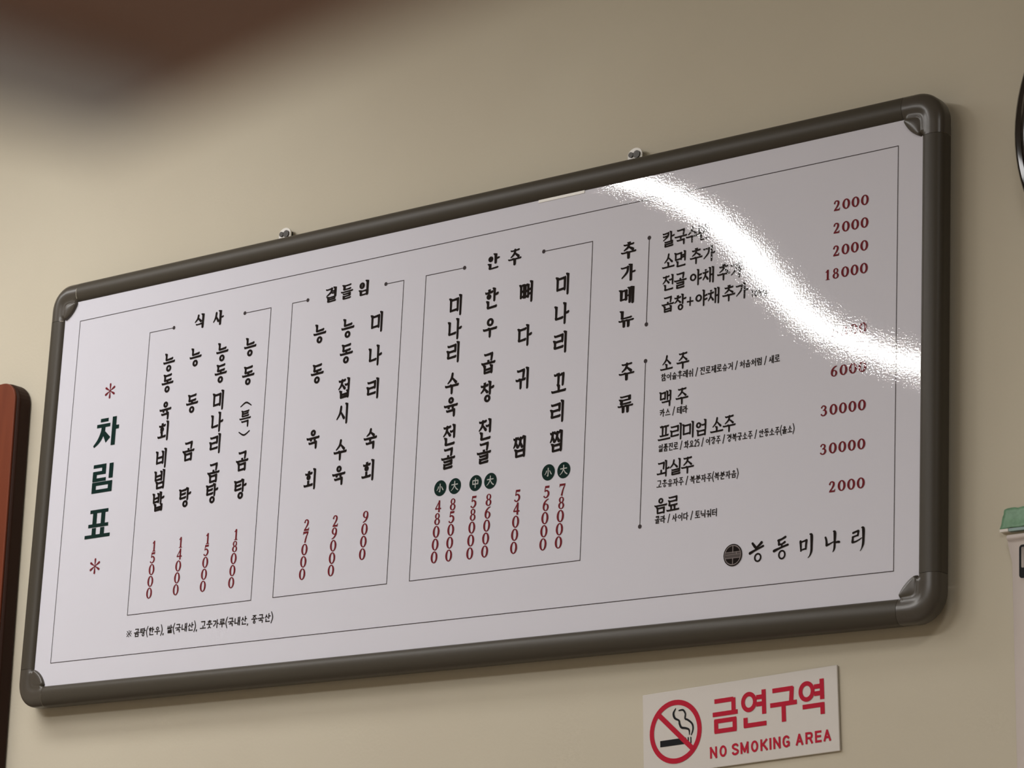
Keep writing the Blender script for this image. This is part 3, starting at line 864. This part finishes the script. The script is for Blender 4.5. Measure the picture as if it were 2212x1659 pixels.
# ================================================================== no smoking sign
SA = math.atan2(.0141, .2363)      # plate hangs a little askew
S0 = (.8851, -.0955)
sign = thing('no_smoking_sign', 'white plate with red Korean no smoking lettering below the menu board', 'sign', (1.0, YW, ZB - .17))
def sign_frame(u, v, d):   # mm from the plate's upper left corner, v negative downwards
    c, s = math.cos(SA), math.sin(SA)
    return (S0[0] + (u * c - v * s) / 1000, YW - .0033 - d, S0[1] + (u * s + v * c) / 1000 + ZB)
SW_, SH_ = 237.0, 84.5
cs = [sign_frame(a, b, 0) for a, b in ((0, -SH_), (SW_, -SH_), (SW_, 0), (0, 0))]
pl = obj('plate', *prism_y([(c[0], c[2]) for c in cs], YW - .003, YW - .0008), SIGNW, sign)
bevel(pl, .0006)
obj('foam_tape', *prism_y([(sign_frame(a, b, 0)[0], sign_frame(a, b, 0)[2]) for a, b in ((20, -60), (215, -60), (215, -20), (20, -20))], YW - .0009, YW), BACK, sign)
k = Ink(sign_frame)
rc = (41.3, -45.0)
def inv(px, pz):
    c, s = math.cos(SA), math.sin(SA); x = (px - S0[0]) * 1000; z = (pz - S0[1]) * 1000
    return (x * c + z * s, -x * s + z * c)
rc = inv(0.9288, -0.1355)
k.ring(rc[0], rc[1], 32.5, 32.5, 27.2, 27.2, 48)
k.build('red_ring', SIGNR, sign, label='red prohibition ring')
k = Ink(sign_frame, .0002)
a = math.radians(-45)
k.seg((rc[0] + 30 * math.cos(math.radians(137)), rc[1] + 30 * math.sin(math.radians(137))), (rc[0] + 30 * math.cos(math.radians(-43)), rc[1] + 30 * math.sin(math.radians(-43))), 5.4)
k.build('red_slash', SIGNR, sign, label='red diagonal bar')
k = Ink(sign_frame)
ry = rc[1] - 10.6
k.seg((rc[0] - 19.5, ry), (rc[0] + 13.0, ry), 6.4)
k.seg((rc[0] + 15.0, ry), (rc[0] + 16.3, ry), 6.4); k.seg((rc[0] + 18.2, ry), (rc[0] + 19.5, ry), 6.4)
k.path([(rc[0] + 17.2, ry + 5.6, .9), (rc[0] + 16.8, ry + 10.5, 1.9), (rc[0] + 13.0, ry + 12.6, 2.2), (rc[0] + 7.5, ry + 14.0, 2.3), (rc[0] + 5.2, ry + 18.0, 2.2), (rc[0] + 4.4, ry + 21.5, 1.9), (rc[0] - .6, ry + 24.5, 2.3), (rc[0] - 2.2, ry + 29.5, 2.2), (rc[0] + .6, ry + 34.0, 1.2)], 5)
k.path([(rc[0] + 19.6, ry + 5.2, 1.2), (rc[0] + 21.8, ry + 11.0, 1.8), (rc[0] + 20.6, ry + 16.5, 1.9), (rc[0] + 15.5, ry + 20.8, 2.1), (rc[0] + 12.2, ry + 22.6, 1.8), (rc[0] + 12.6, ry + 27.4, 1.7), (rc[0] + 9.8, ry + 31.6, 1.9), (rc[0] + 4.6, ry + 31.6, 1.2)], 5)
k.build('cigarette_symbol', SIGNK, sign, label='black smoking cigarette symbol')
k = Ink(sign_frame)
SGC = [inv(.9897, -.1213), inv(1.0251, -.1178), inv(1.0599, -.1160), inv(1.0937, -.1119)]
SIGN_GLYPHS = {
 '금': [((.08, .90), (.84, .90)), ((.84, .94), (.84, .56)), ((0, .52), (1, .52)), ((.13, .36), (.13, .0)), ((.87, .36), (.87, .0)), ((.06, .32), (.94, .32)), ((.06, .03), (.94, .03))],
 '연': [((.58, .80), (.86, .80)), ((.58, .60), (.86, .60)), ((.88, 1.0), (.88, .30)), ((.14, .26), (.14, -.02)), ((.08, .03), (.96, .03))],
 '구': [((.08, .92), (.88, .92)), ((.84, .96), (.80, .56)), ((-.02, .51), (1.02, .51)), ((.5, .5), (.5, -.0))],
 '역': [((.58, .80), (.86, .80)), ((.58, .60), (.86, .60)), ((.88, 1.0), (.88, .42)), ((.12, .27), (.92, .27)), ((.88, .33), (.88, .0))],
}
def sign_text():
    for c, (cu, cv) in zip('금연구역', SGC):
        w, h = 30.5, 35.0
        X = lambda p: (cu + (p[0] - .5) * w, cv + (p[1] - .5) * h)
        for a, b in SIGN_GLYPHS[c]:
            vert = abs(a[0] - b[0]) < .1
            k.seg(X(a), X(b), 5.0 if vert else 4.6)
        if c in '연역':
            o = X((.29, .70)); k.ring(o[0], o[1], 9.4, 10.2, 4.9, 5.7, 30)
sign_text()
k.build('red_lettering', SIGNR, sign, label='red Korean lettering')
k = Ink(sign_frame)
LET = [('N', 1541.1, 0), ('O', 1562.9, 0), ('S', 1590.3, 0), ('M', 1611.0, 0), ('O', 1633.2, 0), ('K', 1653.8, 0), ('I', 1667.6, 0), ('N', 1681.6, 0), ('G', 1701.3, 0), ('A', 1729.3, 0), ('R', 1749.6, 0), ('E', 1768.4, 0), ('A', 1786.7, 0)]
eu0, ev0 = inv(.9767, -.1593); eu1, ev1 = inv(1.1119, -.1498)
px0, px1 = 1541.1, 1786.7
for c, px, _ in LET:
    t = (px - px0) / (px1 - px0)
    t2 = t * (1 - .03 * (1 - t))
    uu = eu0 + (eu1 - eu0) * t2; v2 = ev0 + (ev1 - ev0) * t
    capital(k, c, uu, v2, {'I': 1, 'M': 7.6, 'E': 5.4}.get(c, 6.4), 9.4, 2.2)
k.build('red_lettering', SIGNR, sign, label='red English lettering')

# ================================================================== neighbours on the wall
# red-brown wooden plaque at the left edge
def rounded_rect(x0, z0, x1, z1, r, n=8):
    pts = []
    for cx, cz, a0 in ((x1 - r, z0 + r, -90), (x1 - r, z1 - r, 0), (x0 + r, z1 - r, 90), (x0 + r, z0 + r, 180)):
        for i in range(n + 1):
            a = math.radians(a0 + 90 * i / n); pts.append((cx + r * math.cos(a), cz + r * math.sin(a)))
    return pts
pq = thing('wooden_plaque', 'red-brown wooden plaque with rounded corner left of the menu board', 'plaque', (-.27, YW, ZB - .30))
def tilt(p, ox, oz, ang):
    c, s = math.cos(ang), math.sin(ang); return (ox + (p[0] - ox) * c - (p[1] - oz) * s, oz + (p[0] - ox) * s + (p[1] - oz) * c)
body = [tilt(p, -0.1080, 0.3235, math.radians(1.7)) for p in rounded_rect(-.42, -.32, -0.1080, .3724, .028)]
v_, f_ = prism_y([(a, b + ZB) for a, b in body], YW - .022, YW)
bevel(obj('body', v_, f_, WOODD, pq), .004, 3)
face = [tilt(p, -0.1080, 0.3235, math.radians(1.7)) for p in rounded_rect(-.418, -.318, -0.1118, .3720, .025)]
v_, f_ = prism_y([(a, b + ZB) for a, b in face], YW - .025, YW - .0215)
bevel(obj('face_panel', v_, f_, WOODR, pq), .001, 2)

# round dark clock at the right edge
clk = thing('wall_clock', 'round wall clock with glossy dark brown rim, right edge', 'clock', (1.524, YW, ZB + .228))
CX, CZ, CR = 1.524, ZB + .417, .1915
def lathe_y(prof, n=96):
    """prof: (radius, y) from centre outwards"""
    v, f = [], []
    for i in range(n):
        a = 2 * math.pi * i / n
        for r, y in prof: v.append((CX + r * math.cos(a), y, CZ + r * math.sin(a)))
    m_ = len(prof)
    for i in range(n):
        for j in range(m_ - 1):
            a = i * m_ + j; b = ((i + 1) % n) * m_ + j
            f.append((a, a + 1, b + 1, b))
    return v, f
obj('rim', *lathe_y([(.155, -.004), (.157, -.012), (.162, -.016), (.170, -.018), (.177, -.014), (.180, -.0105), (.184, -.0105), (.1885, -.006), (.1905, .000), (.1915, .008), (.191, .020), (.188, YW)]), CLOCKM, clk, smooth=True)
FACE = mat('clock_face_cream', (.75, .71, .62), .5)
obj('face', *lathe_y([(.0005, -.002), (.1565, -.002)], 64), FACE, clk)
bk, bf = [], []
for hh, (L, w, an) in enumerate(((.085, .008, 62), (.125, .005, -20))):
    a = math.radians(an); d = (math.cos(a), math.sin(a)); nrm = (-d[1], d[0])
    pts = [(CX - d[0] * .02 + nrm[0] * w / 2, CZ - d[1] * .02 + nrm[1] * w / 2), (CX - d[0] * .02 - nrm[0] * w / 2, CZ - d[1] * .02 - nrm[1] * w / 2),
           (CX + d[0] * L - nrm[0] * w / 4, CZ + d[1] * L - nrm[1] * w / 4), (CX + d[0] * L + nrm[0] * w / 4, CZ + d[1] * L + nrm[1] * w / 4)]
    obj('clock_hand', *prism_y(pts, -.0065 - hh * .002, -.0055 - hh * .002), SIGNK, clk)
obj('hand_hub', *lathe_y([(.0005, -.010), (.007, -.010), (.008, -.008), (.008, -.002)], 20), SIGNK, clk)
for i in range(12):
    a = math.radians(30 * i); d = (math.cos(a), math.sin(a)); nrm = (-d[1], d[0]); w = .005
    pts = [(CX + d[0] * .130 + nrm[0] * w / 2, CZ + d[1] * .130 + nrm[1] * w / 2), (CX + d[0] * .130 - nrm[0] * w / 2, CZ + d[1] * .130 - nrm[1] * w / 2),
           (CX + d[0] * .148 - nrm[0] * w / 2, CZ + d[1] * .148 - nrm[1] * w / 2), (CX + d[0] * .148 + nrm[0] * w / 2, CZ + d[1] * .148 + nrm[1] * w / 2)]
    obj('hour_mark', *prism_y(pts, -.0030, -.0018), SIGNK, clk)

# paper notice with a rolled top edge, hung under a piece of green tape
nt = thing('paper_notice', 'white paper notice with rolled top edge under green tape, lower right', 'notice', (1.45, YW, ZB - .30))
v, f = [], []
prof = [(-.34, -.0012), (-.2, -.0020), (-.1, -.0030), (0.0, -.0050), (.018, -.0075)]
for i in range(9):
    a = math.radians(-80 + 30 * i); prof.append((.0235 + .0027 * math.sin(a), -.0085 - .0030 * math.cos(a) * 1.0 + .001))
N = 14
for i in range(N + 1):
    x = 1.3172 + .30 * i / N
    for z, y in prof:
        wob = .0014 * math.sin(i * 1.3) * (1 if z > 0 else 0)
        dx = .0012 * math.sin(z * 30) - (.0035 if z > .016 else 0) * (1 - i / N)
        v.append((x + dx + .0035 * (0.03 - z) * 1.0 / .2, YW + y + wob * .4, ZB + z + 0.0007 + .02 * (x - 1.3172) * 1.0))
m_ = len(prof)
for i in range(N):
    for j in range(m_ - 1):
        a = i * m_ + j; f.append((a, a + m_, a + m_ + 1, a + 1))
psh = obj('paper_sheet', v, f, PAPER, nt, smooth=True)
sd = psh.modifiers.new('thickness', 'SOLIDIFY'); sd.thickness = .0004; sd.offset = 0
# phone drawing on the notice: black rounded outline with thick lower bar
k = Ink(lambda u, v, d: (u / 1000, YW - .0088 - d, v / 1000 + ZB))
ox0, oz0 = 1330.2, 11.2
out = rounded_rect(ox0 - 3, oz0 - 27, ox0 + 33, oz0 + 5, 3.2, 5)
inn = rounded_rect(ox0 - .6, oz0 - 17.0, ox0 + 30.6, oz0 + 2.8, 1.2, 5)
for i in range(len(out)):
    j = (i + 1) % len(out); k.poly([out[i], out[j], inn[j], inn[i]])
k.build('phone_symbol', SIGNK, nt, label='black outline drawing of a phone')

tp = thing('green_tape', 'torn piece of green tape above the white paper notice', 'tape', (1.33, YW, ZB + .030))
v, f = [], []
random.seed(4)
NX, NZ = 16, 8
for j in range(NZ + 1):
    for i in range(NX + 1):
        x = 1.3047 + .062 * i / NX + (.0016 * j / NZ)
        z = 0.0345 + .0198 * j / NZ + .02 * (x - 1.3047) + (.0006 * random.uniform(-1, 1) if j in (0, NZ) else 0)
        if i == 0: x += .0006 * random.uniform(-1, 1)
        y = YW - .0012 - .0040 * (1 - j / NZ) ** 2 + .00025 * random.uniform(-1, 1)
        v.append((x, y, ZB + z))
for j in range(NZ):
    for i in range(NX):
        a = j * (NX + 1) + i; f.append((a, a + 1, a + NX + 2, a + NX + 1))
ts = obj('tape_strip', v, f, TAPE, tp, smooth=True)
sd = ts.modifiers.new('thickness', 'SOLIDIFY'); sd.thickness = .0003; sd.offset = 0
v_, f_ = box_vf(1.3047, YW - .0062, ZB + 0.0312, 1.3137, YW - .0004, ZB + 0.0339)
obj('tape_edge', v_, f_, mat('tape_white_edge', (.75, .70, .64), .5), tp, label='white folded tape edge')
v_, f_ = box_vf(1.3140, YW - .0058, ZB + 0.0313, 1.3652, YW - .0004, ZB + 0.0341)
obj('tape_edge', v_, f_, TAPEB, tp, label='blue-green translucent tape edge')

# ================================================================== wooden canopy panel just above the lens (out of focus, top left)
PX, PY, PZ = 2.6120, -2.2832, ZB - .5423
cv = thing('wooden_shelf', 'blurred dark brown wooden shelf overhead with grey strip, top left corner', 'shelf', (PX, PY, PZ))
ca, sa = math.cos(math.radians(-11)), math.sin(math.radians(-11))
def loc(a, b, z): return (PX + a * ca + b * sa, PY + a * sa - b * ca, PZ + z)   # a to the right, b towards the room
def lbox(a0, b0, z0, a1, b1, z1):
    v = [loc(a, b, z) for z in (z0, z1) for a, b in ((a0, b0), (a1, b0), (a1, b1), (a0, b1))]
    return v, [(0, 1, 2, 3), (4, 7, 6, 5), (0, 4, 5, 1), (1, 5, 6, 2), (2, 6, 7, 3), (3, 7, 4, 0)]
obj('board', *lbox(0, 0, 0, .34, .34, .018), PANELW, cv)
obj('grey_strip', *lbox(.0026, .0015, -.0008, .0074, .336, .0002), GREYM, cv, label='grey strip under the panel')
for a, b in ((.03, .03), (.31, .03), (.31, .31), (.03, .31)):
    p = loc(a, b, 0)
    v, f = [], []
    for z in (PZ + .018, ZC):
        for q in range(8): v.append((p[0] + .0022 * math.cos(q * math.pi / 4), p[1] + .0022 * math.sin(q * math.pi / 4), z))
    f = [(q, (q + 1) % 8, 8 + (q + 1) % 8, 8 + q) for q in range(8)]
    obj('cord', v, f, DARKM, cv)
